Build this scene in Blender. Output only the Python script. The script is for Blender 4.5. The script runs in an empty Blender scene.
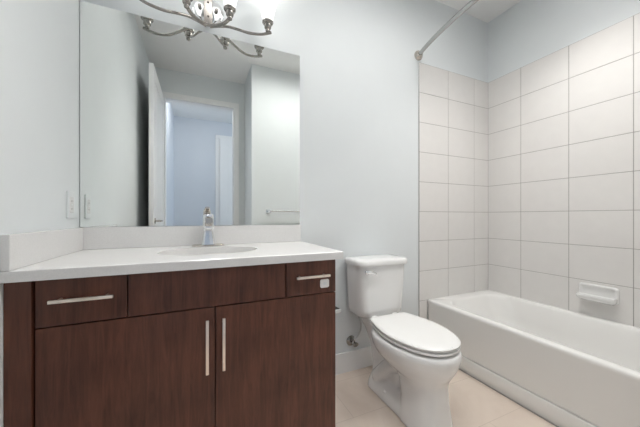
import bpy, bmesh, math, random
from mathutils import Vector, Matrix

# ------------------------------------------------------------------ camera, world, lights, exposure
scene = bpy.context.scene
COL = scene.collection
H = 1.04
cam_d = bpy.data.cameras.new('camera')
cam = bpy.data.objects.new('camera', cam_d)
COL.objects.link(cam)
cam.location = (0, 0, H)
cam.rotation_euler = (math.radians(90), 0, math.radians(-23.915))
cam_d.sensor_width = 36
cam_d.lens = 272.1 / 640 * 36
cam_d.shift_y = 3.0 / 640
cam_d.clip_start = 0.02
scene.camera = cam

world = bpy.data.worlds.new('world')
scene.world = world
world.use_nodes = True
world.node_tree.nodes['Background'].inputs[0].default_value = (0.75, 0.85, 1, 1)
world.node_tree.nodes['Background'].inputs[1].default_value = 0.3

scene.view_settings.view_transform = 'Standard'
scene.view_settings.look = 'None'
scene.view_settings.exposure = 0.98
scene.view_settings.gamma = 1
scene.view_settings.use_curve_mapping = False

SHADE_GLOW = 0.62        # glow of the frosted glass shades over the mirror
CEILING_FILL = 7.0   # strength of the added ceiling fill panel, out of view
RECESSED_FILL = 5.0        # lens glow of the added recessed fill lights


def area(name, loc, rot, sx, sy, power, color):
    l = bpy.data.lights.new(name, 'AREA')
    l.shape = 'RECTANGLE'
    l.size = sx
    l.size_y = sy
    l.energy = power
    l.color = color
    o = bpy.data.objects.new(name, l)
    COL.objects.link(o)
    o.location = loc
    o.rotation_euler = rot
    return o


# daylight entering the hallway from its far end
area('hall_daylight', (2.85, -1.3, 1.4), (0, math.radians(90), 0), 2.2, 1.3, 11, (0.72, 0.85, 1.0))

# ------------------------------------------------------------------ room numbers
YB = 1.602        # mirror wall
XL = -0.507       # left wall
XR = 2.337        # tub wall
YF = 0.09         # wall opposite the mirror (end of the tub)
XJ = 0.537        # corner of the entry recess
YD = -0.425       # wall with the bathroom door
CEIL = 2.755
TT = 2.2205       # top of the wall tiles
XT = 1.538        # edge of the wall tiles
TUBX = 1.622      # front of the tub
RIM = 0.395


# ------------------------------------------------------------------ materials
def mat(name, color, rough=0.5, metal=0.0, noise=0.0, nscale=40, spec=0.5, bump=0.0, bscale=200, coat=0.0):
    m = bpy.data.materials.new(name)
    m.use_nodes = True
    nt = m.node_tree
    b = nt.nodes['Principled BSDF']
    b.inputs['Base Color'].default_value = (*color, 1)
    b.inputs['Roughness'].default_value = rough
    b.inputs['Metallic'].default_value = metal
    b.inputs['Specular IOR Level'].default_value = spec
    b.inputs['Coat Weight'].default_value = coat
    tc = nt.nodes.new('ShaderNodeTexCoord')
    if noise:
        n = nt.nodes.new('ShaderNodeTexNoise')
        n.inputs['Scale'].default_value = nscale
        n.inputs['Detail'].default_value = 4
        nt.links.new(tc.outputs['Object'], n.inputs['Vector'])
        r = nt.nodes.new('ShaderNodeValToRGB')
        r.color_ramp.elements[0].position = 0.3
        r.color_ramp.elements[1].position = 0.7
        r.color_ramp.elements[0].color = (*[c * (1 - noise) for c in color], 1)
        r.color_ramp.elements[1].color = (*[min(1, c * (1 + noise)) for c in color], 1)
        nt.links.new(n.outputs['Fac'], r.inputs['Fac'])
        nt.links.new(r.outputs['Color'], b.inputs['Base Color'])
    if bump:
        n2 = nt.nodes.new('ShaderNodeTexNoise')
        n2.inputs['Scale'].default_value = bscale
        nt.links.new(tc.outputs['Object'], n2.inputs['Vector'])
        bp = nt.nodes.new('ShaderNodeBump')
        bp.inputs['Strength'].default_value = bump
        bp.inputs['Distance'].default_value = 0.002
        nt.links.new(n2.outputs['Fac'], bp.inputs['Height'])
        nt.links.new(bp.outputs['Normal'], b.inputs['Normal'])
    return m


def wood_mat():
    m = mat('espresso_wood', (0.06, 0.022, 0.015), 0.36)
    nt = m.node_tree
    b = nt.nodes['Principled BSDF']
    tc = nt.nodes.new('ShaderNodeTexCoord')
    mp = nt.nodes.new('ShaderNodeMapping')
    mp.inputs['Scale'].default_value = (26, 26, 2.2)
    nt.links.new(tc.outputs['Object'], mp.inputs['Vector'])
    n = nt.nodes.new('ShaderNodeTexNoise')
    n.inputs['Scale'].default_value = 2.0
    n.inputs['Detail'].default_value = 7
    n.inputs['Roughness'].default_value = 0.65
    n.inputs['Distortion'].default_value = 0.6
    nt.links.new(mp.outputs['Vector'], n.inputs['Vector'])
    n2 = nt.nodes.new('ShaderNodeTexNoise')
    n2.inputs['Scale'].default_value = 6
    n2.inputs['Detail'].default_value = 3
    nt.links.new(tc.outputs['Object'], n2.inputs['Vector'])
    mx = nt.nodes.new('ShaderNodeMath')
    mx.operation = 'MULTIPLY_ADD'
    nt.links.new(n.outputs['Fac'], mx.inputs[0])
    mx.inputs[1].default_value = 0.65
    m2 = nt.nodes.new('ShaderNodeMath')
    m2.operation = 'MULTIPLY'
    m2.inputs[1].default_value = 0.35
    nt.links.new(n2.outputs['Fac'], m2.inputs[0])
    nt.links.new(m2.outputs[0], mx.inputs[2])
    r = nt.nodes.new('ShaderNodeValToRGB')
    r.color_ramp.elements[0].position = 0.34
    r.color_ramp.elements[0].color = (0.048, 0.0155, 0.009, 1)
    r.color_ramp.elements[1].position = 0.66
    r.color_ramp.elements[1].color = (0.155, 0.056, 0.033, 1)
    nt.links.new(mx.outputs[0], r.inputs['Fac'])
    nt.links.new(r.outputs['Color'], b.inputs['Base Color'])
    return m


def floor_mat():
    m = mat('beige_stone_tile', (0.6, 0.5, 0.42), 0.35)
    nt = m.node_tree
    b = nt.nodes['Principled BSDF']
    tc = nt.nodes.new('ShaderNodeTexCoord')
    br = nt.nodes.new('ShaderNodeTexBrick')
    br.offset = 0.5
    br.inputs['Scale'].default_value = 1
    br.inputs['Brick Width'].default_value = 0.61
    br.inputs['Row Height'].default_value = 0.305
    br.inputs['Mortar Size'].default_value = 0.0016
    br.inputs['Mortar Smooth'].default_value = 0.3
    mp = nt.nodes.new('ShaderNodeMapping')
    mp.inputs['Location'].default_value = (0.12, 0.07, 0)
    nt.links.new(tc.outputs['Object'], mp.inputs['Vector'])
    nt.links.new(mp.outputs['Vector'], br.inputs['Vector'])
    n = nt.nodes.new('ShaderNodeTexNoise')
    n.inputs['Scale'].default_value = 3.5
    n.inputs['Detail'].default_value = 8
    n.inputs['Roughness'].default_value = 0.6
    n.inputs['Distortion'].default_value = 0.8
    nt.links.new(tc.outputs['Object'], n.inputs['Vector'])
    r = nt.nodes.new('ShaderNodeValToRGB')
    r.color_ramp.elements[0].position = 0.3
    r.color_ramp.elements[0].color = (0.66, 0.555, 0.475, 1)
    r.color_ramp.elements[1].position = 0.7
    r.color_ramp.elements[1].color = (0.76, 0.665, 0.585, 1)
    nt.links.new(n.outputs['Fac'], r.inputs['Fac'])
    nt.links.new(r.outputs['Color'], br.inputs['Color1'])
    nt.links.new(r.outputs['Color'], br.inputs['Color2'])
    br.inputs['Mortar'].default_value = (0.58, 0.49, 0.42, 1)
    nt.links.new(br.outputs['Color'], b.inputs['Base Color'])
    return m


M = {
    'wall': mat('pale_blue_paint', (0.735, 0.77, 0.785), 0.6, noise=0.008, nscale=6, bump=0.05, bscale=260),
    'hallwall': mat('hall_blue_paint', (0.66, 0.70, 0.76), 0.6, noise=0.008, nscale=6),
    'ceil': mat('ceiling_paint', (0.86, 0.865, 0.865), 0.7, noise=0.01, nscale=8),
    'trim': mat('white_trim_paint', (0.86, 0.865, 0.87), 0.35, noise=0.005, nscale=5),
    'tile': mat('glazed_wall_tile', (0.755, 0.74, 0.725), 0.13, noise=0.012, nscale=14),
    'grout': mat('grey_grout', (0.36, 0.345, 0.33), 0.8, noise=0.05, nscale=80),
    'quartz': mat('white_quartz', (0.76, 0.755, 0.75), 0.22, noise=0.035, nscale=260),
    'ceramic': mat('white_ceramic', (0.84, 0.84, 0.835), 0.1, noise=0.004, nscale=5, coat=0.3),
    'tub': mat('tub_enamel', (0.84, 0.835, 0.82), 0.18, noise=0.004, nscale=5, coat=0.2),
    'plastic': mat('white_plastic', (0.86, 0.86, 0.85), 0.25, noise=0.004, nscale=5),
    'plate': mat('wall_plate_plastic', (0.74, 0.77, 0.78), 0.35, noise=0.004, nscale=5),
    'nickel': mat('brushed_nickel', (0.62, 0.58, 0.53), 0.25, 1.0, noise=0.03, nscale=90),
    'dnickel': mat('polished_fixture_nickel', (0.33, 0.315, 0.295), 0.16, 1.0, noise=0.03, nscale=60),
    'chrome': mat('polished_chrome', (0.80, 0.81, 0.82), 0.07, 1.0, noise=0.01, nscale=40),
    'handle': mat('champagne_metal', (0.95, 0.86, 0.77), 0.35, 1.0, noise=0.02, nscale=90),
    'rodmetal': mat('grey_rod_metal', (0.46, 0.455, 0.45), 0.25, 1.0, noise=0.02, nscale=90),
    'dark': mat('dark_gap', (0.02, 0.018, 0.017), 0.7, noise=0.05, nscale=30),
    'hose': mat('braided_hose', (0.55, 0.57, 0.58), 0.4, 0.6, noise=0.15, nscale=600),
    'mirror': mat('mirror_silver', (0.93, 0.95, 0.93), 0.0, 1.0),
    'mirror_edge': mat('mirror_glass_edge', (0.10, 0.13, 0.12), 0.2, 0.0, noise=0.02, nscale=20),
    'wood': wood_mat(),
    'floor': floor_mat(),
    'porcelain_sink': mat('sink_porcelain', (0.86, 0.855, 0.84), 0.15, noise=0.004, nscale=5),
}


def glow(name, color, strength, base=(0.9, 0.9, 0.88)):
    m = mat(name, base, 0.35)
    b = m.node_tree.nodes['Principled BSDF']
    b.inputs['Emission Color'].default_value = (*color, 1)
    b.inputs['Emission Strength'].default_value = strength
    return m


M['shade'] = glow('frosted_glass_glow', (1.0, 0.985, 0.96), SHADE_GLOW)
M['fill'] = glow('ceiling_fill_glow', (1.0, 0.975, 0.94), CEILING_FILL)
M['hall_fill'] = glow('hall_fill_glow', (1.0, 0.975, 0.95), 11.0)  # glow of the added hallway fill lamp
M['downlight'] = glow('recessed_fill_lens', (1.0, 0.97, 0.93), RECESSED_FILL)


# ------------------------------------------------------------------ helpers
def thing(name, label, cat, loc, group=None):
    o = bpy.data.objects.new(name, None)
    COL.objects.link(o)
    o.location = loc
    o.empty_display_size = 0.05
    o['label'] = label
    o['category'] = cat
    if group:
        o['group'] = group
    return o


def world_loc(o):
    p = Vector(o.location)
    q = o.parent
    while q:
        p += Vector(q.location)
        q = q.parent
    return p


def obj(name, bm, m, parent=None, smooth=False, angle=35, label=None, cat=None, kind=None, group=None, mods=None):
    """bm is in world coordinates; origin goes to the middle of its base"""
    xs = [v.co.x for v in bm.verts]
    ys = [v.co.y for v in bm.verts]
    zs = [v.co.z for v in bm.verts]
    org = Vector(((min(xs) + max(xs)) / 2, (min(ys) + max(ys)) / 2, min(zs)))
    for v in bm.verts:
        v.co -= org
    bmesh.ops.recalc_face_normals(bm, faces=bm.faces)
    me = bpy.data.meshes.new(name)
    bm.to_mesh(me)
    bm.free()
    for mm in (m if isinstance(m, (list, tuple)) else [m]):
        me.materials.append(mm)
    o = bpy.data.objects.new(name, me)
    COL.objects.link(o)
    if parent:
        o.parent = parent
        o.location = org - world_loc(parent)
    else:
        o.location = org
    if smooth:
        for p in me.polygons:
            p.use_smooth = True
        me.set_sharp_from_angle(angle=math.radians(angle))
    if label:
        o['label'] = label
    if cat:
        o['category'] = cat
    if kind:
        o['kind'] = kind
    if group:
        o['group'] = group
    return o


def box(x0, x1, y0, y1, z0, z1, bev=0.0, seg=2, bm=None):
    t = bmesh.new()
    r = bmesh.ops.create_cube(t, size=1)
    for v in t.verts:
        v.co = Vector(((x0 + x1) / 2 + v.co.x * (x1 - x0), (y0 + y1) / 2 + v.co.y * (y1 - y0), (z0 + z1) / 2 + v.co.z * (z1 - z0)))
    if bev:
        bmesh.ops.bevel(t, geom=t.edges[:] , offset=bev, segments=seg, affect='EDGES', profile=0.5)
    return merge(bm, t)


def merge(bm, t):
    if bm is None:
        return t
    me = bpy.data.meshes.new('tmp')
    t.to_mesh(me)
    t.free()
    bm.from_mesh(me)
    bpy.data.meshes.remove(me)
    return bm


def loft(rings, cap0=True, cap1=True, bm=None, closed=True):
    t = bmesh.new()
    vr = [[t.verts.new(p) for p in r] for r in rings]
    n = len(rings[0])
    for a, b in zip(vr, vr[1:]):
        for i in range(n if closed else n - 1):
            j = (i + 1) % n
            t.faces.new((a[i], a[j], b[j], b[i]))
    if cap0:
        t.faces.new(list(reversed(vr[0])))
    if cap1:
        t.faces.new(vr[-1])
    return merge(bm, t)


def rrect(x0, x1, y0, y1, r, z, k=8):
    """rounded rectangle ring; r may be one radius or four (x1y1, x0y1, x0y0, x1y0)"""
    rs = r if isinstance(r, (tuple, list)) else (r,) * 4
    pts = []
    for c, (cx, cy, a0) in enumerate(((x1, y1, 0), (x0, y1, 90), (x0, y0, 180), (x1, y0, 270))):
        rr = rs[c]
        ox = cx + (-rr if cx == x1 else rr)
        oy = cy + (-rr if cy == y1 else rr)
        for i in range(k + 1):
            a = math.radians(a0 + 90 * i / k)
            pts.append(Vector((ox + rr * math.cos(a), oy + rr * math.sin(a), z)))
    return pts


def lathe(profile, center, axis='Z', n=28, bm=None, cap0=True, cap1=True):
    rings = []
    for r, h in profile:
        ring = []
        for i in range(n):
            a = 2 * math.pi * i / n
            c, s = r * math.cos(a), r * math.sin(a)
            p = {'Z': (c, s, h), 'Y': (c, h, s), 'X': (h, c, s)}[axis]
            ring.append(Vector(center) + Vector(p))
        rings.append(ring)
    return loft(rings, cap0, cap1, bm)


def catmull(pts, sub=8):
    pts = [Vector(p) for p in pts]
    P = [2 * pts[0] - pts[1]] + pts + [2 * pts[-1] - pts[-2]]
    out = []
    for i in range(1, len(P) - 2):
        for s in range(sub):
            t = s / sub
            a, b, c, d = P[i - 1:i + 3]
            out.append(0.5 * ((2 * b) + (c - a) * t + (2 * a - 5 * b + 4 * c - d) * t * t + (3 * b - a - 3 * c + d) * t ** 3))
    out.append(pts[-1])
    return out


def tube(pts, r, n=12, bm=None, smooth_path=True, sub=8, up=None, r2=None):
    path = catmull(pts, sub) if smooth_path else [Vector(p) for p in pts]
    m = len(path)
    rings = []
    ref = Vector(up) if up else None
    prev = None
    for i, p in enumerate(path):
        d = (path[min(i + 1, m - 1)] - path[max(i - 1, 0)]).normalized()
        if prev is None:
            a = ref if ref else (Vector((0, 0, 1)) if abs(d.z) < 0.9 else Vector((1, 0, 0)))
        else:
            a = ref if ref else prev
        u = (a - d * a.dot(d)).normalized()
        prev = u
        w = d.cross(u)
        rr = r[int(i * len(r) / m)] if isinstance(r, (list, tuple)) else r
        q = r2 if r2 else rr
        rings.append([p + u * rr * math.cos(2 * math.pi * k / n) + w * q * math.sin(2 * math.pi * k / n) for k in range(n)])
    return loft(rings, True, True, bm)


def remesh(o, voxel, smooth_it=6):
    md = o.modifiers.new('remesh', 'REMESH')
    md.mode = 'VOXEL'
    md.voxel_size = voxel
    md.use_smooth_shade = True
    ms = o.modifiers.new('smooth', 'SMOOTH')
    ms.factor = 0.5
    ms.iterations = smooth_it


def struct(name, bm, m, **kw):
    return obj(name, bm, m, kind='structure', **kw)


# ------------------------------------------------------------------ room shell
struct('floor', box(-1.5, 3.2, -2.2, YB + 0.12, -0.1, 0), M['floor'])
struct('ceiling', box(-1.5, 3.2, -2.2, YB + 0.12, CEIL, CEIL + 0.1), M['ceil'])
struct('wall_back', box(XL - 0.12, XR + 0.12, YB, YB + 0.12, 0, CEIL), M['wall'])
struct('wall_left', box(XL - 0.12, XL, YD - 0.115, YB, 0, CEIL), M['wall'])
struct('wall_right', box(XR, XR + 0.12, YF, YB, 0, CEIL), M['wall'])
# block opposite the mirror, its front carries the towel bar
struct('wall_front', box(XJ, XR + 0.12, YD - 0.115, YF, 0, CEIL), M['wall'])
# wall with the door opening
DX0, DX1, DZ = -0.372, 0.407, 2.425
bm = box(XL, DX0, YD - 0.115, YD, 0, CEIL)
box(DX1, XJ, YD - 0.115, YD, 0, CEIL, bm=bm)
box(DX0, DX1, YD - 0.115, YD, DZ, CEIL, bm=bm)
struct('wall_entry', bm, M['wall'])
# hallway beyond the door
struct('wall_hall_left', box(-1.5, -0.395, -2.05, YD - 0.115, 0, CEIL), M['hallwall'])
struct('wall_hall_back', box(-1.5, 3.2, -2.17, -2.05, 0, CEIL), M['hallwall'])
struct('wall_hall_right', box(3.0, 3.2, -2.05, YF, 0, CEIL), M['hallwall'])
struct('wall_hall_front', box(XR + 0.12, 3.0, YD - 0.115, YD, 0, CEIL), M['hallwall'])


def casing(name, x0, x1, z1, y0, y1, w=0.07):
    bm = box(x0 - w, x0, y0, y1, 0, z1, 0.004)
    box(x1, x1 + w, y0, y1, 0, z1, 0.004, bm=bm)
    box(x0 - w, x1 + w, y0, y1, z1, z1 + w, 0.004, bm=bm)
    # inner bead
    b = 0.014
    d = 0.004 if y1 > y0 else 0.004
    box(x0 - b, x0, y0 - d, y1 + d, 0, z1 + b, 0.003, bm=bm)
    box(x1, x1 + b, y0 - d, y1 + d, 0, z1 + b, 0.003, bm=bm)
    box(x0, x1, y0 - d, y1 + d, z1, z1 + b, 0.003, bm=bm)
    return struct(name, bm, M['trim'])


casing('trim_1', DX0 + 0.012, DX1 - 0.012, DZ - 0.012, YD, YD + 0.016)
# jamb lining
bm = box(DX0 - 0.001, DX0 + 0.012, YD - 0.118, YD + 0.001, 0, DZ)
box(DX1 - 0.012, DX1 + 0.001, YD - 0.118, YD + 0.001, 0, DZ, bm=bm)
box(DX0, DX1, YD - 0.118, YD + 0.001, DZ - 0.012, DZ + 0.001, bm=bm)
struct('trim_2', bm, M['trim'])
casing('trim_3', 0.335, 1.10, 2.44, -2.05, -2.034)


def panel_door_bm(L, Ht, T):
    """leaf along local x (0..L), thickness 0..T in y, recessed panels both faces"""
    bm = box(0, L, 0.006, T - 0.006, 0, Ht)
    st = 0.11
    rails = [(0, 0.2), (0.92, 1.06), (Ht - 0.12, Ht)]
    for y0, y1 in ((0, 0.007), (T - 0.007, T)):
        box(0, st, y0, y1, 0, Ht, 0.002, bm=bm)
        box(L - st, L, y0, y1, 0, Ht, 0.002, bm=bm)
        for a, b in rails:
            box(st, L - st, y0, y1, a, b, 0.002, bm=bm)
        for (a, b) in ((0.2, 0.92), (1.06, Ht - 0.12)):
            box(st + 0.035, L - st - 0.035, y0 + (0.001 if y0 == 0 else -0.0), y1 - (0.0 if y0 == 0 else 0.001), a + 0.035, b - 0.035, 0.002, bm=bm)
    return bm


def lever_handle(parent, p, d, along):
    """p on the door face, d outward direction, along lever direction"""
    p, d, along = Vector(p), Vector(d), Vector(along)
    bm = tube([p, p + d * 0.008], 0.026, 20, smooth_path=False)
    tube([p + d * 0.008, p + d * 0.05], 0.009, 12, bm=bm, smooth_path=False)
    tube([p + d * 0.05, p + d * 0.052 + along * 0.06, p + d * 0.05 + along * 0.11], 0.008, 12, bm=bm)
    return obj('door_handle', bm, M['nickel'], parent, smooth=True)


# bathroom door, swung open against the left wall
bm = panel_door_bm(0.765, 2.40, 0.038)
bmesh.ops.transform(bm, matrix=Matrix.Translation((-0.374, -0.403, 0.012)) @ Matrix.Rotation(math.radians(90), 4, 'Z'), verts=bm.verts)
d1 = struct('door_1', bm, M['trim'])
lever_handle(d1, (-0.374, 0.30, 1.0), (1, 0, 0), (0, -1, 0))
bm = panel_door_bm(0.76, 2.43, 0.038)
bmesh.ops.transform(bm, matrix=Matrix.Translation((0.338, -2.046, 0.008)), verts=bm.verts)
d2 = struct('door_2', bm, M['trim'])
lever_handle(d2, (1.03, -2.008, 1.0), (0, 1, 0), (-1, 0, 0))


def baseboard(name, x0, x1, y0, y1, h=0.131):
    bm = box(x0, x1, y0, y1, 0, h - 0.012, 0.0)
    # stepped and rounded top
    if abs(x1 - x0) > abs(y1 - y0):
        s = 0.004
        box(x0, x1, y0 + (s if y0 < YB - 0.05 and y0 > 1 else 0), y1 - (s if y1 < 1 else 0), h - 0.012, h, 0.002, bm=bm)
    else:
        box(x0, x1, y0, y1, h - 0.012, h, 0.002, bm=bm)
    return struct(name, bm, M['trim'])


baseboard('baseboard_back', 0.553, XT, YB - 0.014, YB)
baseboard('baseboard_front', XJ, XT, YF, YF + 0.014)
baseboard('baseboard_jog', XJ - 0.014, XJ, YD + 0.02, YF)
baseboard('baseboard_left', XL, XL + 0.014, YD, 1.05)

# ------------------------------------------------------------------ wall tiles around the tub
RH, TWD, GR, TH = 0.2286, 0.3048, 0.0034, 0.008


def tiles(name, plane, pos, sgn, a_edges, z_edges, m2=None):
    """plane 'Y': tiles on y=pos facing -sgn; a_edges along x. plane 'X' the same along y"""
    bm = bmesh.new()

    def b(a0, a1, z0, z1, t0, t1, bev, mi):
        p0, p1 = sorted((pos - sgn * t0, pos - sgn * t1))
        t = box(a0, a1, p0, p1, z0, z1, bev, 1) if plane == 'Y' else box(p0, p1, a0, a1, z0, z1, bev, 1)
        for f in t.faces:
            f.material_index = mi
        merge(bm, t)
    b(min(a_edges), max(a_edges), min(z_edges), max(z_edges), 0, TH - 0.0015, 0, 1)
    g = GR / 2
    for a0, a1 in zip(a_edges, a_edges[1:]):
        for z0, z1 in zip(z_edges, z_edges[1:]):
            b(a0 + g, a1 - g, z0 + g, z1 - g, 0, TH, 0.0012, 0)
    return struct(name, bm, [M['tile'], M['grout']])


zrows = [TT - RH * i for i in range(9)]
zrows = sorted([z for z in zrows if z > RIM + 0.02] + [RIM - 0.003])
bx = [XT, XT + 0.307, XT + 0.307 * 2, XR - 0.001]
tiles('wall_tiled_back', 'Y', YB, 1, bx, zrows)
zlow = sorted([z for z in [TT - RH * i for i in range(10)] if 0.05 < z < RIM - 0.05] + [0.001, RIM - 0.003])
tiles('wall_tiled_back_low', 'Y', YB, 1, [XT, TUBX - 0.001], zlow)
ry = sorted([YB - 0.008, 1.327, 1.0205, 0.714, 0.409, YF + 0.009])
tiles('wall_tiled_right', 'X', XR, 1, ry, zrows)
tiles('wall_tiled_front', 'Y', YF, -1, bx, zrows)

# ------------------------------------------------------------------ bathtub
tub = thing('bathtub', 'long white alcove bathtub between the tiled walls', 'bathtub', (1.97, 0.85, 0))
X0, X1, Y0, Y1 = TUBX, XR - TH - 0.001, YF + TH + 0.001, YB - TH - 0.001
rings = [
    rrect(X0 + 0.008, X1, Y0, Y1, 0.001, 0.10), rrect(X0 + 0.002, X1, Y0, Y1, 0.001, 0.35),
    rrect(X0, X1, Y0, Y1, 0.001, 0.372), rrect(X0, X1, Y0, Y1, 0.001, 0.384),
    rrect(X0 + 0.004, X1, Y0, Y1, 0.002, 0.392), rrect(X0 + 0.012, X1, Y0, Y1, 0.004, RIM),
    rrect(X0 + 0.052, X1 - 0.035, Y0 + 0.07, Y1 - 0.075, 0.16, RIM + 0.001),
    rrect(X0 + 0.060, X1 - 0.042, Y0 + 0.078, Y1 - 0.083, 0.16, RIM - 0.004),
    rrect(X0 + 0.068, X1 - 0.050, Y0 + 0.088, Y1 - 0.095, 0.16, RIM - 0.018),
    rrect(X0 + 0.085, X1 - 0.066, Y0 + 0.105, Y1 - 0.16, 0.155, 0.25),
    rrect(X0 + 0.105, X1 - 0.085, Y0 + 0.13, Y1 - 0.25, 0.15, 0.13),
    rrect(X0 + 0.13, X1 - 0.11, Y0 + 0.16, Y1 - 0.29, 0.13, 0.095),
    rrect(X0 + 0.18, X1 - 0.16, Y0 + 0.21, Y1 - 0.34, 0.1, 0.085),
]
obj('tub_shell', loft(rings, False, True), M['tub'], tub, smooth=True, angle=50)
bm = box(X0 - 0.002, X0 + 0.04, Y0, Y1, 0.001, 0.096, 0.004)
obj('apron_base', bm, M['tub'], tub, smooth=True)
bm = lathe([(0.03, 0), (0.03, 0.004), (0.012, 0.006)], (1.97, 0.36, 0.086))
obj('drain', bm, M['chrome'], tub, smooth=True)
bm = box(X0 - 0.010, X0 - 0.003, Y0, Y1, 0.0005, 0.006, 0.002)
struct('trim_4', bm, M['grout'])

# ------------------------------------------------------------------ soap dish
sd = thing('soap_dish', 'white ceramic soap dish fixed on the tiled wall above the tub', 'soap dish', (XR - TH, 0.868, 0.51))
xw = XR - TH - 0.0005
bm = bmesh.new()
t = loft([rrect(0.772, 0.962, 0.500, 0.603, 0.016, 0), rrect(0.772, 0.962, 0.500, 0.603, 0.016, 0.010), rrect(0.777, 0.957, 0.505, 0.598, 0.014, 0.015),
          rrect(0.787, 0.947, 0.530, 0.588, 0.012, 0.013), rrect(0.79, 0.944, 0.532, 0.585, 0.010, 0.008)])
for v in t.verts:
    v.co = Vector((xw - v.co.z, v.co.x, v.co.y))
obj('back_plate', t, M['ceramic'], sd, smooth=True, angle=60)
tr = [rrect(xw - 0.030, xw - 0.001, 0.79, 0.944, 0.010, 0.497), rrect(xw - 0.060, xw - 0.001, 0.776, 0.958, 0.022, 0.512),
      rrect(xw - 0.068, xw - 0.001, 0.772, 0.962, 0.024, 0.532), rrect(xw - 0.065, xw - 0.001, 0.775, 0.959, 0.022, 0.538),
      rrect(xw - 0.058, xw - 0.012, 0.785, 0.949, 0.016, 0.533), rrect(xw - 0.052, xw - 0.014, 0.792, 0.942, 0.014, 0.517)]
for r in tr:
    for i in (0,):
        pass
obj('tray', loft(tr), M['ceramic'], sd, smooth=True, angle=60)

# ------------------------------------------------------------------ shower rod
rod = thing('shower_curtain_rod', 'curved brushed metal shower curtain rod above the tub edge', 'shower rod', (1.53, YB - 0.01, 2.27))
pts = []
for i in range(13):
    y = YB - 0.012 - (YB - YF - 0.024) * i / 12
    s = (y - YF) / (YB - YF)
    pts.append((1.533 - 0.108 * (1 - (2 * s - 1) ** 2) ** 0.9, y, 2.27))
obj('rod', tube(pts, 0.0145, 14, sub=4), M['rodmetal'], rod, smooth=True)
for yy, sg in ((YB, -1), (YF, 1)):
    off = 0.0005
    bm = lathe([(0.036, sg * off), (0.037, sg * 0.006), (0.033, sg * 0.016), (0.024, sg * 0.024), (0.017, sg * 0.036), (0.014, sg * 0.038)], (1.531, yy, 2.27), 'Y')
    obj('wall_flange', bm, M['nickel'], rod, smooth=True)

# ------------------------------------------------------------------ unseen recessed fill lights added over tub and vanity
for lx, ly, pw, txt in ((1.80, 0.82, 24, 'round recessed fill light added above the bathtub'),
                        (0.10, 0.74, 20, 'round recessed fill light added in front of the vanity')):
    dl = thing('recessed_fill', txt, 'fill light', (lx, ly, CEIL - 0.05), 'recessed fill lights added in the bathroom ceiling')
    obj('trim_ring', lathe([(0.085, -0.0005), (0.085, -0.006), (0.066, -0.008), (0.064, -0.0005)], (lx, ly, CEIL), n=40), M['trim'], dl, smooth=True)
    obj('lens', lathe([(0.063, -0.0006), (0.062, -0.0045), (0.03, -0.0055), (0.004, -0.006)], (lx, ly, CEIL), n=40), M['downlight'], dl, smooth=True)
    sp = bpy.data.lights.new('recessed_fill_beam', 'SPOT')  # added beam lifting floor, counter and tub
    sp.energy = pw
    sp.color = (1.0, 0.975, 0.94)
    sp.spot_size = math.radians(112 if lx > 1.5 else 92)
    sp.spot_blend = 1.0
    sp.shadow_soft_size = 0.07
    so = bpy.data.objects.new('recessed_fill_beam', sp)
    COL.objects.link(so)
    so.location = (lx, ly, CEIL - 0.09)

fm = thing('ceiling_fill', 'wide flat rectangular fill panel added over the middle of the bathroom', 'fill light', (1.0, 0.735, CEIL - 0.06))  # unseen panel added for soft, even overhead light
bm = box(0.48, 1.52, 0.54, 0.56, CEIL - 0.06, CEIL - 0.0005, 0.002)
box(0.48, 1.52, 0.91, 0.93, CEIL - 0.06, CEIL - 0.0005, 0.002, bm=bm)
box(0.48, 0.50, 0.56, 0.91, CEIL - 0.06, CEIL - 0.0005, 0.002, bm=bm)
box(1.50, 1.52, 0.56, 0.91, CEIL - 0.06, CEIL - 0.0005, 0.002, bm=bm)
obj('fill_frame', bm, M['trim'], fm)
obj('diffuser', box(0.5005, 1.4995, 0.5605, 0.9095, CEIL - 0.025, CEIL - 0.001), M['fill'], fm)
hm = thing('hall_fill_lamp', 'round flush fill lamp added in the hallway behind the bathroom door wall', 'fill light', (0.05, -0.95, CEIL - 0.09))  # unseen lamp added to send frontal light through the doorway
obj('fill_base', lathe([(0.175, -0.0005), (0.175, -0.02), (0.168, -0.024)], (0.05, -0.95, CEIL), n=48), M['nickel'], hm, smooth=True)
obj('fill_dome', lathe([(0.165, -0.0245), (0.160, -0.045), (0.135, -0.067), (0.09, -0.083), (0.04, -0.090), (0.005, -0.091)], (0.05, -0.95, CEIL), n=48), M['hall_fill'], hm, smooth=True, angle=60)

# ------------------------------------------------------------------ vanity cabinet
VY = 1.075                      # plane of door fronts
van = thing('vanity_cabinet', 'dark espresso wood vanity cabinet under the white counter', 'bathroom vanity', (0.02, 1.34, 0))
CT0, CT1 = 0.854, 0.887         # counter bottom and top
CX1 = 0.553
w = M['wood']
ca, cb, cc, cd, ce = XL + 0.001, CX1 - 0.001, VY + 0.020, YB - 0.001, CT0 - 0.001
bm = box(ca, ca + 0.018, cc, cd, 0.10, ce)
box(cb - 0.018, cb, cc, cd, 0.10, ce, bm=bm)
box(ca + 0.018, cb - 0.018, cd - 0.012, cd, 0.10, ce, bm=bm)
box(ca + 0.018, cb - 0.018, cc, cd - 0.012, 0.10, 0.118, bm=bm)
box(ca + 0.018, cb - 0.018, cc, cc + 0.018, 0.118, ce, bm=bm)
obj('carcass', bm, w, van)
obj('toe_kick', box(XL + 0.001, CX1 - 0.012, VY + 0.08, YB - 0.002, 0.0, 0.10), M['dark'], van)
obj('side_panel', box(CX1 - 0.001, CX1 + 0.0015, VY + 0.021, YB - 0.017, 0.002, CT0 - 0.001), w, van)
obj('filler_panel', box(XL + 0.001, -0.4475, VY - 0.010, VY + 0.0195, 0.10, CT0 - 0.001, 0.001), w, van)


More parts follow.
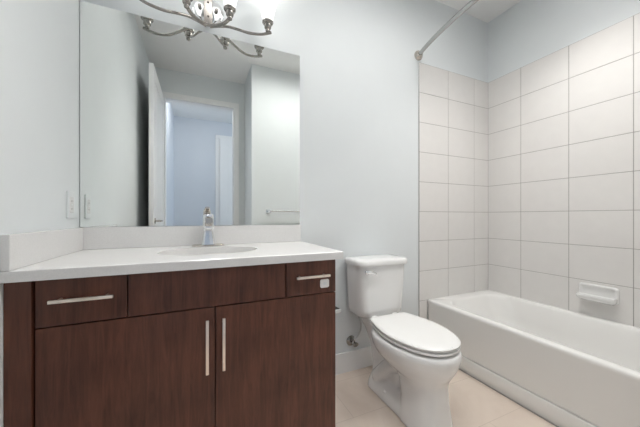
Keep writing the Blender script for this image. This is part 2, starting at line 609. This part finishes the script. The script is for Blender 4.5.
def front(name, x0, x1, z0, z1):
    return obj(name, box(x0, x1, VY, VY + 0.0195, z0, z1, 0.0015), w, van)


g = 0.0022
dr1 = front('drawer', -0.444, -0.2155 - g, 0.707 + g, 0.850)
ff = front('false_front', -0.2155 + g, 0.3245 - g, 0.707 + g, 0.850)
dr2 = front('drawer', 0.3245 + g, CX1 - 0.001, 0.707 + g, 0.850)
do1 = front('door', -0.444, 0.054 - g, 0.104, 0.707 - g)
do2 = front('door', 0.054 + g, CX1 - 0.001, 0.104, 0.707 - g)


def bar_handle(parent, p0, p1, out=0.028, inset=0.02):
    """flat bar pull with two posts, p0/p1 ends on the front plane"""
    p0, p1 = Vector(p0), Vector(p1)
    d = (p1 - p0).normalized()
    a, b = p0 + Vector((0, -out, 0)), p1 + Vector((0, -out, 0))
    hw = 0.005
    if abs(d.x) > 0.5:
        bm = box(a.x, b.x, a.y - 0.005, a.y + 0.004, a.z - hw, a.z + hw, 0.0015)
    else:
        bm = box(a.x - hw, a.x + hw, a.y - 0.005, a.y + 0.004, min(a.z, b.z), max(a.z, b.z), 0.0015)
    for q in (p0 + d * inset, p1 - d * inset):
        tube([q, q + Vector((0, -out, 0))], 0.0042, 12, bm=bm, smooth_path=False)
    return obj('handle', bm, M['handle'], parent, smooth=True)


bar_handle(dr1, (-0.404, VY, 0.789), (-0.248, VY, 0.789))
bar_handle(dr2, (0.3615, VY, 0.788), (0.512, VY, 0.788))
bar_handle(do1, (0.026, VY, 0.669), (0.026, VY, 0.477))
bar_handle(do2, (0.0818, VY, 0.669), (0.0818, VY, 0.479))
# small white plate on the right drawer
t = loft([rrect(0.477, 0.519, 0.731, 0.768, 0.008, 0.0005), rrect(0.477, 0.519, 0.731, 0.768, 0.008, 0.003), rrect(0.479, 0.517, 0.733, 0.766, 0.007, 0.005)])
for v in t.verts:
    v.co = Vector((v.co.x, VY - v.co.z, v.co.y))
lock = obj('child_lock', t, M['plastic'], dr2, smooth=True, label='small white plastic lock plate')
t = loft([rrect(0.490, 0.506, 0.743, 0.756, 0.003, 0.0051), rrect(0.491, 0.505, 0.744, 0.755, 0.003, 0.0062)])
for v in t.verts:
    v.co = Vector((v.co.x, VY - v.co.z, v.co.y))
obj('button', t, M['plate'], lock, smooth=True)
obj('bumper', box(CX1 - 0.0005, CX1 + 0.005, VY + 0.004, VY + 0.016, 0.702, 0.710, 0.0015), M['plastic'], do2)

# ------------------------------------------------------------------ countertop with sink cutout
SX, SY, SA, SB = 0.046, 1.325, 0.208, 0.147
ct = thing('countertop', 'white quartz countertop with low backsplash on the wooden vanity', 'countertop', (0.03, 1.33, CT0))
CX0, CXE, CY0, CY1 = XL + 0.001, 0.578, 1.050, YB - 0.001


def slab_with_hole():
    bm = bmesh.new()
    n = 96
    rects, ells = [], []
    for i in range(n):
        a = 2 * math.pi * i / n
        ex, ey = SX + SA * math.cos(a), SY + SB * math.sin(a)
        dx, dy = math.cos(a) * SA, math.sin(a) * SB
        ks = []
        if dx > 1e-9: ks.append((CXE - SX) / dx)
        if dx < -1e-9: ks.append((CX0 - SX) / dx)
        if dy > 1e-9: ks.append((CY1 - SY) / dy)
        if dy < -1e-9: ks.append((CY0 - SY) / dy)
        k = min(ks)
        rects.append([SX + dx * k, SY + dy * k])
        ells.append((ex, ey))
    for cx, cy in ((CX0, CY0), (CX0, CY1), (CXE, CY0), (CXE, CY1)):
        j = min(range(n), key=lambda i: (rects[i][0] - cx) ** 2 + (rects[i][1] - cy) ** 2)
        rects[j] = [cx, cy]
    L = []
    for z, src, ins in ((CT0, ells, 0), (CT0, rects, 0), (CT1 - 0.003, rects, 0), (CT1, rects, 0.003), (CT1, ells, 0), ):
        ring = []
        for (x, y) in src:
            if ins:
                x = min(max(x, CX0), CXE - ins)
                y = max(y, CY0 + ins)
            ring.append(Vector((x, y, z)))
        L.append(ring)
    L.append([Vector((x, y, z.z)) for (x, y), z in zip(ells, [Vector((0, 0, CT0))] * n)])
    t = loft(L, False, False)
    bmesh.ops.remove_doubles(t, verts=t.verts, dist=1e-5)
    return t


obj('slab', slab_with_hole(), M['quartz'], ct, smooth=True, angle=30)
obj('backsplash', box(XL + 0.001, 0.572, YB - 0.021, YB - 0.001, CT1 + 0.0003, 0.989, 0.0015), M['quartz'], ct)
obj('side_splash', box(XL + 0.001, XL + 0.021, CY0, YB - 0.0215, CT1 + 0.0003, 0.989, 0.0015), M['quartz'], ct)

# ------------------------------------------------------------------ sink
sk = thing('sink_basin', 'oval undermount sink in the white counter below the faucet', 'sink', (SX, SY, 0.74))


def ell(a, b, z, n=64):
    return [Vector((SX + a * math.cos(2 * math.pi * i / n), SY + b * math.sin(2 * math.pi * i / n), z)) for i in range(n)]


rings = [ell(SA + 0.02, SB + 0.02, CT0 - 0.0015), ell(SA - 0.004, SB - 0.004, CT0 - 0.0015), ell(SA - 0.008, SB - 0.008, CT0 - 0.006),
         ell(SA - 0.02, SB - 0.018, 0.82), ell(SA - 0.045, SB - 0.035, 0.77), ell(SA - 0.09, SB - 0.065, 0.735), ell(0.06, 0.045, 0.722), ell(0.024, 0.024, 0.72)]
obj('basin', loft(rings, False, True), M['porcelain_sink'], sk, smooth=True, angle=60)
obj('drain', lathe([(0.024, 0), (0.024, 0.003), (0.014, 0.004), (0.012, 0.010), (0.004, 0.011)], (SX, SY, 0.7205)), M['chrome'], sk, smooth=True)
# open up the carcass under the sink
# ------------------------------------------------------------------ faucet
FX, FY = 0.043, 1.528
fa = thing('faucet', 'chrome single lever faucet standing behind the oval sink', 'faucet', (FX, FY, CT1))
rings = [rrect(FX - 0.078, FX + 0.078, FY - 0.026, FY + 0.026, 0.024, CT1 + 0.0003), rrect(FX - 0.078, FX + 0.078, FY - 0.026, FY + 0.026, 0.024, CT1 + 0.006),
         rrect(FX - 0.074, FX + 0.074, FY - 0.022, FY + 0.022, 0.021, CT1 + 0.009)]
obj('base_plate', loft(rings), M['nickel'], fa, smooth=True)
prof = [(0.034, 0.026, 0.009), (0.0315, 0.024, 0.02), (0.027, 0.0225, 0.05), (0.0235, 0.021, 0.075), (0.0235, 0.021, 0.079), (0.026, 0.022, 0.083), (0.0255, 0.022, 0.12), (0.0245, 0.021, 0.158), (0.020, 0.018, 0.166)]
rings = [rrect(FX - a, FX + a, FY - b, FY + b, min(a, b) * 0.55, CT1 + z) for a, b, z in prof]
obj('body', loft(rings), M['chrome'], fa, smooth=True)
# spout: tapered block reaching over the bowl
rings = []
for i, (y, z, a, h) in enumerate([(FY - 0.008, 0.118, 0.0185, 0.022), (FY - 0.04, 0.130, 0.0175, 0.019), (FY - 0.08, 0.137, 0.0165, 0.016), (FY - 0.115, 0.137, 0.016, 0.014), (FY - 0.132, 0.134, 0.0155, 0.013)]):
    r = rrect(FX - a, FX + a, -h, h, 0.006, 0)
    rings.append([Vector((p.x, y, CT1 + z + p.y)) for p in r])
obj('spout', loft(rings), M['nickel'], fa, smooth=True)
obj('aerator', lathe([(0.0105, 0), (0.0105, 0.014)], (FX, FY - 0.117, CT1 + 0.112)), M['nickel'], fa, smooth=True)
rings = []
for (y, z, a, h) in [(FY + 0.018, 0.170, 0.016, 0.012), (FY - 0.004, 0.172, 0.017, 0.014), (FY - 0.03, 0.184, 0.013, 0.009), (FY - 0.055, 0.194, 0.011, 0.007), (FY - 0.066, 0.197, 0.009, 0.005)]:
    r = rrect(FX - a, FX + a, -h, h, 0.0035, 0)
    rings.append([Vector((p.x - 0.006, y, CT1 + z + p.y)) for p in r])
obj('lever', loft(rings), M['nickel'], fa, smooth=True)

# ------------------------------------------------------------------ mirror
MX0, MX1, MZ0, MZ1 = XL + 0.0035, 0.5706, 0.9915, 2.037
bm = box(MX0, MX1, YB - 0.005, YB - 0.0005, MZ0, MZ1, 0.0)
for f in bm.faces:
    f.material_index = 0 if f.normal.y < -0.5 else 1
bmesh.ops.recalc_face_normals(bm, faces=bm.faces)
for f in bm.faces:
    f.normal_update()
    f.material_index = 0 if f.normal.y < -0.5 else 1
mir = obj('mirror', bm, [M['mirror'], M['mirror_edge']], label='large frameless rectangular wall mirror above the vanity backsplash', cat='mirror')

# ------------------------------------------------------------------ vanity light
LX = 0.043
vl = thing('vanity_light', 'four light nickel fixture with frosted glass shades above the mirror', 'wall light', (LX, YB, 2.155))
PZ = 2.155


def ov(a, b, y, n=48, e=1):
    return [Vector((LX + a * math.cos(2 * math.pi * i / n), y, PZ + b * math.sin(2 * math.pi * i / n))) for i in range(n)]


obj('backplate', loft([ov(0.082, 0.076, YB - 0.0005), ov(0.082, 0.076, YB - 0.006), ov(0.079, 0.073, YB - 0.011), ov(0.060, 0.056, YB - 0.018), ov(0.03, 0.028, YB - 0.022)]), M['chrome'], vl, smooth=True, angle=60)
st = obj('strap', box(LX - 0.022, LX + 0.022, YB - 0.030, YB - 0.020, PZ - 0.082, PZ + 0.085, 0.003), M['dnickel'], vl)
for z in (PZ - 0.045, PZ + 0.03):
    obj('screw', lathe([(0.0045, -0.030), (0.0045, -0.0325), (0.002, -0.034)], (LX, YB, z), 'Y', 12), M['dark'], st, smooth=True)
for s in (-1, 1):
    obj('finial', lathe([(0.006, -0.015), (0.006, -0.024), (0.010, -0.027), (0.010, -0.032), (0.004, -0.037)], (LX + s * 0.042, YB, PZ), 'Y', 16), M['dnickel'], vl, smooth=True)
lamps = [(-0.257, 1.480), (-0.057, 1.465), (0.143, 1.465), (0.343, 1.480)]
# inner bow carrying the two middle lamps
z0 = 2.097
hb = [(-0.071, 1.463, 2.092), (-0.062, 1.468, 2.070), (-0.035, 1.505, 2.053), (0.0, 1.55, 2.060)]
bow = hb + [(LX, 1.572, 2.066)] + [(2 * LX - p[0], p[1], p[2]) for p in reversed(hb)]
obj('bow', tube(bow, 0.009, 14, r2=0.0055), M['dnickel'], vl, smooth=True)
obj('stem', tube([(LX, YB - 0.020, 2.075), (LX, 1.572, 2.066)], 0.007, 12, smooth_path=False), M['dnickel'], vl, smooth=True)
for k, (x, y) in enumerate(lamps):
    if k in (0, 3):
        s = -1 if k == 0 else 1
        q = [(LX + s * 0.01, 1.576, 2.060), (LX + s * 0.06, 1.563, 2.068), (LX + s * 0.10, 1.546, 2.066), (LX + s * 0.15, 1.520, 2.048), (LX + s * 0.205, 1.498, 2.031), (LX + s * 0.265, 1.485, 2.033), (x + s * 0.018, y - 0.003, 2.051)]
        obj('arm', tube(q, 0.0072, 12), M['dnickel'], vl, smooth=True)
    c = (x, y, z0)
    obj('socket', lathe([(0.004, -0.050), (0.011, -0.046), (0.0125, -0.038), (0.011, -0.031), (0.016, -0.028), (0.0185, -0.024), (0.0185, -0.004), (0.027, -0.001), (0.030, 0.004), (0.030, 0.010), (0.024, 0.012)], c, n=24), M['dnickel'], vl, smooth=True, angle=50)
    sh = [(0.024, 0.015), (0.029, 0.03), (0.034, 0.055), (0.041, 0.085), (0.051, 0.115), (0.062, 0.140), (0.068, 0.152), (0.065, 0.152), (0.048, 0.115), (0.038, 0.085), (0.031, 0.055), (0.024, 0.025)]
    pl = bpy.data.lights.new('bulb_light', 'POINT')
    pl.energy = 0.35
    pl.color = (1.0, 0.98, 0.95)
    pl.shadow_soft_size = 0.018
    po = bpy.data.objects.new('bulb_light', pl)
    COL.objects.link(po)
    po.location = (x, y, z0 + 0.105)
    obj('glass_shade', lathe(sh, c, n=32), M['shade'], vl, smooth=True, angle=60)

# ------------------------------------------------------------------ toilet
TX = 1.04
to = thing('toilet', 'white two piece toilet between the wooden vanity and the tub', 'toilet', (TX, 1.25, 0))


def egg(yf, yb, hw, z, n=56, e=2.2, cfrac=0.58, cx=TX):
    """egg-shaped ring: long front, blunt back"""
    yc = yf + (yb - yf) * cfrac
    out = []
    for i in range(n):
        a = 2 * math.pi * i / n
        c, s = math.cos(a), math.sin(a)
        sx = abs(c) ** (2 / e) * (1 if c >= 0 else -1)
        sy = abs(s) ** (2 / e) * (1 if s >= 0 else -1)
        out.append(Vector((cx + hw * sx, yc + sy * ((yb - yc) if s > 0 else (yc - yf)), z)))
    return out


S = [(0.403, 0.876, 1.36, 0.178, 2.1), (0.392, 0.868, 1.37, 0.186, 2.1), (0.372, 0.866, 1.37, 0.188, 2.1), (0.34, 0.874, 1.365, 0.180, 2.1), (0.31, 0.888, 1.35, 0.164, 2.1),
     (0.28, 0.905, 1.33, 0.141, 2.2), (0.255, 0.922, 1.28, 0.118, 2.5), (0.235, 0.932, 1.20, 0.098, 2.8), (0.20, 0.936, 1.17, 0.091, 3.0), (0.12, 0.93, 1.15, 0.094, 3.0), (0.04, 0.918, 1.15, 0.104, 3.0), (0.001, 0.912, 1.15, 0.110, 3.0)]
bm = loft([egg(yf, yb, hw, z, e=e) for z, yf, yb, hw, e in S])
# rear neck and tank platform
loft([rrect(TX - 0.062, TX + 0.062, 1.15, 1.44, 0.05, 0.02), rrect(TX - 0.060, TX + 0.060, 1.15, 1.44, 0.05, 0.15), rrect(TX - 0.066, TX + 0.066, 1.15, 1.46, 0.05, 0.26),
      rrect(TX - 0.078, TX + 0.078, 1.15, 1.50, 0.05, 0.34), rrect(TX - 0.085, TX + 0.085, 1.15, 1.54, 0.05, 0.375), rrect(TX - 0.088, TX + 0.088, 1.15, 1.545, 0.05, 0.408)], bm=bm)
# foot
loft([rrect(TX - 0.102, TX + 0.102, 1.05, 1.45, 0.07, 0.001), rrect(TX - 0.098, TX + 0.098, 1.05, 1.445, 0.07, 0.035), rrect(TX - 0.085, TX + 0.085, 1.05, 1.43, 0.06, 0.075), rrect(TX - 0.07, TX + 0.07, 1.05, 1.42, 0.05, 0.11)], bm=bm)
for s in (-1, 1):   # trapway bulge
    tube([(TX + s * 0.045, 1.16, 0.24), (TX + s * 0.055, 1.24, 0.20), (TX + s * 0.058, 1.31, 0.13), (TX + s * 0.055, 1.36, 0.08)], 0.042, 12, bm=bm)
bowl = obj('bowl', bm, M['ceramic'], to)
remesh(bowl, 0.0065, 5)
for s in (-1, 1):
    obj('bolt_cap', lathe([(0.012, 0), (0.012, 0.008), (0.008, 0.014), (0.003, 0.016)], (TX + s * 0.086, 1.25, 0.05), n=16), M['ceramic'], to, smooth=True)


def outline(pts, z, off=0.0, cx=TX, sub=6):
    half = catmull([(x, y, 0) for x, y in pts], sub)
    L = [Vector((cx + max(p.x - off * (1 if p.x > 0.01 else 0), 0), p.y, z)) for p in half]
    R_ = [Vector((2 * cx - p.x, p.y, z)) for p in reversed(L[1:-1])]
    out = L + R_
    if off:
        c = Vector((cx, 1.12, z))
        out = []
        full = L + R_
        for p in full:
            q = Vector((p.x, p.y, z))
            if q.y < 1.12:
                q.y += off * (1.12 - q.y) / 0.25
            elif q.y > 1.30:
                q.y -= off
            out.append(q)
    return out


LID = [(0.0, 0.874), (0.045, 0.880), (0.09, 0.903), (0.128, 0.945), (0.155, 1.005), (0.171, 1.075), (0.174, 1.15), (0.161, 1.23), (0.142, 1.30), (0.134, 1.332), (0.124, 1.343), (0.07, 1.346), (0.0, 1.347)]
obj('seat', loft([outline(LID, 0.411, 0.008), outline(LID, 0.414, 0.003), outline(LID, 0.422, 0.003), outline(LID, 0.4255, 0.008)]), M['plastic'], to, smooth=True, angle=45)
obj('seat_lid', loft([outline(LID, 0.4305, 0.008), outline(LID, 0.433, 0.003), outline(LID, 0.441, 0.002), outline(LID, 0.4455, 0.006), outline(LID, 0.448, 0.016), outline(LID, 0.4495, 0.05)]), M['plastic'], to, smooth=True, angle=45)
for s in (-1, 1):
    obj('seat_hinge', box(TX + s * 0.075 - 0.018, TX + s * 0.075 + 0.018, 1.335, 1.375, 0.404, 0.440, 0.008, 3), M['plastic'], to, smooth=True)
# tank
TC = 1.061
R = lambda hw, yf, yb, z, r=0.06: rrect(TC - hw + 0.028, TC + hw - 0.028, yf, yb, (0.045, 0.045, r, r), z)
obj('tank', loft([R(0.160, 1.425, 1.565, 0.410, 0.05), R(0.180, 1.405, 1.575, 0.414), R(0.193, 1.397, 1.583, 0.428), R(0.197, 1.394, 1.585, 0.46), R(0.207, 1.387, 1.585, 0.65), R(0.209, 1.386, 1.585, 0.733)]), M['ceramic'], to, smooth=True, angle=50)
obj('tank_lid', loft([R(0.208, 1.386, 1.588, 0.7335), R(0.220, 1.374, 1.590, 0.736, 0.056), R(0.222, 1.372, 1.590, 0.742, 0.058), R(0.222, 1.372, 1.590, 0.760, 0.058), R(0.218, 1.376, 1.588, 0.768, 0.056), R(0.208, 1.386, 1.580, 0.773), R(0.15, 1.43, 1.55, 0.775, 0.045)]), M['ceramic'], to, smooth=True, angle=50)
bm = lathe([(0.013, 0.002), (0.013, -0.008), (0.009, -0.011)], (0.925, 1.387, 0.702), 'Y', 18)
tube([(0.915, 1.372, 0.705), (0.940, 1.366, 0.707), (0.965, 1.366, 0.699), (0.982, 1.368, 0.690)], 0.0085, 12, bm=bm, r2=0.0045)
obj('flush_lever', bm, M['chrome'], to, smooth=True)

# ------------------------------------------------------------------ water supply valve
sv = thing('supply_valve', 'chrome water supply valve with hose on the wall beside the toilet', 'valve', (0.937, YB, 0.2))
vx, vz = 0.938, 0.200
bm = lathe([(0.034, -0.001), (0.033, -0.006), (0.022, -0.013), (0.012, -0.016)], (vx, YB, vz), 'Y', 24)
obj('escutcheon', bm, M['dnickel'], sv, smooth=True)
bm = tube([(vx, YB - 0.010, vz), (vx, YB - 0.055, vz)], 0.010, 14, smooth_path=False)
tube([(vx, YB - 0.045, vz - 0.012), (vx, YB - 0.045, vz + 0.032)], 0.0085, 12, bm=bm, smooth_path=False)
obj('valve_body', bm, M['chrome'], sv, smooth=True)
bm = lathe([(0.007, -0.050), (0.019, -0.056), (0.020, -0.068), (0.008, -0.073)], (vx, YB, vz), 'Y', 10)
for v in bm.verts:
    v.co.z = vz + (v.co.z - vz) * 0.75
obj('valve_knob', bm, M['dnickel'], sv, smooth=True)
obj('hose', tube([(vx, YB - 0.045, vz + 0.030), (vx + 0.024, YB - 0.048, vz + 0.045), (vx + 0.040, YB - 0.06, vz + 0.085), (vx + 0.030, YB - 0.08, vz + 0.14), (vx + 0.004, YB - 0.095, vz + 0.185), (vx, YB - 0.10, 0.408)], 0.0055, 10), M['hose'], sv, smooth=True)

# ------------------------------------------------------------------ toilet paper holder on the cabinet side
tp = thing('toilet_paper_holder', 'small square metal paper holder on the right side of vanity', 'paper holder', (CX1, 1.17, 0.61))
obj('mount_plate', box(CX1 + 0.002, CX1 + 0.009, 1.13, 1.175, 0.588, 0.632, 0.002), M['chrome'], tp)
obj('post', box(CX1 + 0.0085, CX1 + 0.026, 1.142, 1.163, 0.600, 0.612, 0.002), M['chrome'], tp)
t = loft([[Vector((CX1 + 0.003, 1.10, z)), Vector((CX1 + 0.037, 1.10, z)), Vector((CX1 + 0.037, 1.112, z)), Vector((CX1 + 0.020, 1.25, z)), Vector((CX1 + 0.003, 1.25, z))] for z in (0.6125, 0.617)])
obj('arm', t, M['dark'], tp, label='flat dark top of the arm')
obj('front_lip', box(CX1 + 0.003, CX1 + 0.038, 1.094, 1.0995, 0.603, 0.6175, 0.001), M['chrome'], tp)

# ------------------------------------------------------------------ outlet on the left wall
ol = thing('wall_outlet', 'pale rectangular outlet plate on the left wall beside the mirror', 'outlet', (XL, 1.503, 1.03))


def wallrect(a0, a1, z0, z1, r, x0, x1, ins=0.0):
    t = loft([rrect(a0, a1, z0, z1, r, x0), rrect(a0, a1, z0, z1, r, x1 - 0.001), rrect(a0 + 0.001, a1 - 0.001, z0 + 0.001, z1 - 0.001, r, x1)])
    for v in t.verts:
        v.co = Vector((XL + v.co.z, v.co.x, v.co.y))
    return t


obj('cover_plate', wallrect(1.462, 1.534, 1.032, 1.147, 0.004, 0.0005, 0.006), M['plate'], ol)
rc = obj('receptacle', wallrect(1.481, 1.515, 1.056, 1.123, 0.002, 0.0055, 0.008), M['plastic'], ol)
for zc in (1.073, 1.106):
    for dy in (-0.006, 0.006):
        obj('slot', wallrect(1.498 + dy - 0.0012, 1.498 + dy + 0.0012, zc - 0.004, zc + 0.004, 0.0005, 0.0078, 0.0084), M['dark'], rc)
obj('reset_button', wallrect(1.491, 1.505, 1.0865, 1.0925, 0.001, 0.0078, 0.0092), M['plate'], rc)

# ------------------------------------------------------------------ towel bar on the wall opposite the mirror
tb = thing('towel_bar', 'chrome towel bar on the wall opposite the mirror, seen in it', 'towel bar', (1.02, YF, 1.1))
obj('bar', tube([(0.722, YF + 0.062, 1.10), (1.325, YF + 0.062, 1.10)], 0.008, 14, smooth_path=False), M['rodmetal'], tb, smooth=True)
for x in (0.722, 1.325):
    bm = box(x - 0.024, x + 0.024, YF + 0.0005, YF + 0.009, 1.076, 1.124, 0.003)
    box(x - 0.012, x + 0.012, YF + 0.008, YF + 0.075, 1.088, 1.112, 0.003, bm=bm)
    obj('bar_post', bm, M['chrome'], tb)

# ------------------------------------------------------------------ smoke detector in the hallway
obj('smoke_detector', lathe([(0.062, -0.001), (0.062, -0.018), (0.050, -0.032), (0.02, -0.036)], (0.16, -1.32, CEIL), n=32), M['plastic'], smooth=True,
    label='round white smoke detector on the hallway ceiling, seen in the mirror', cat='smoke detector')
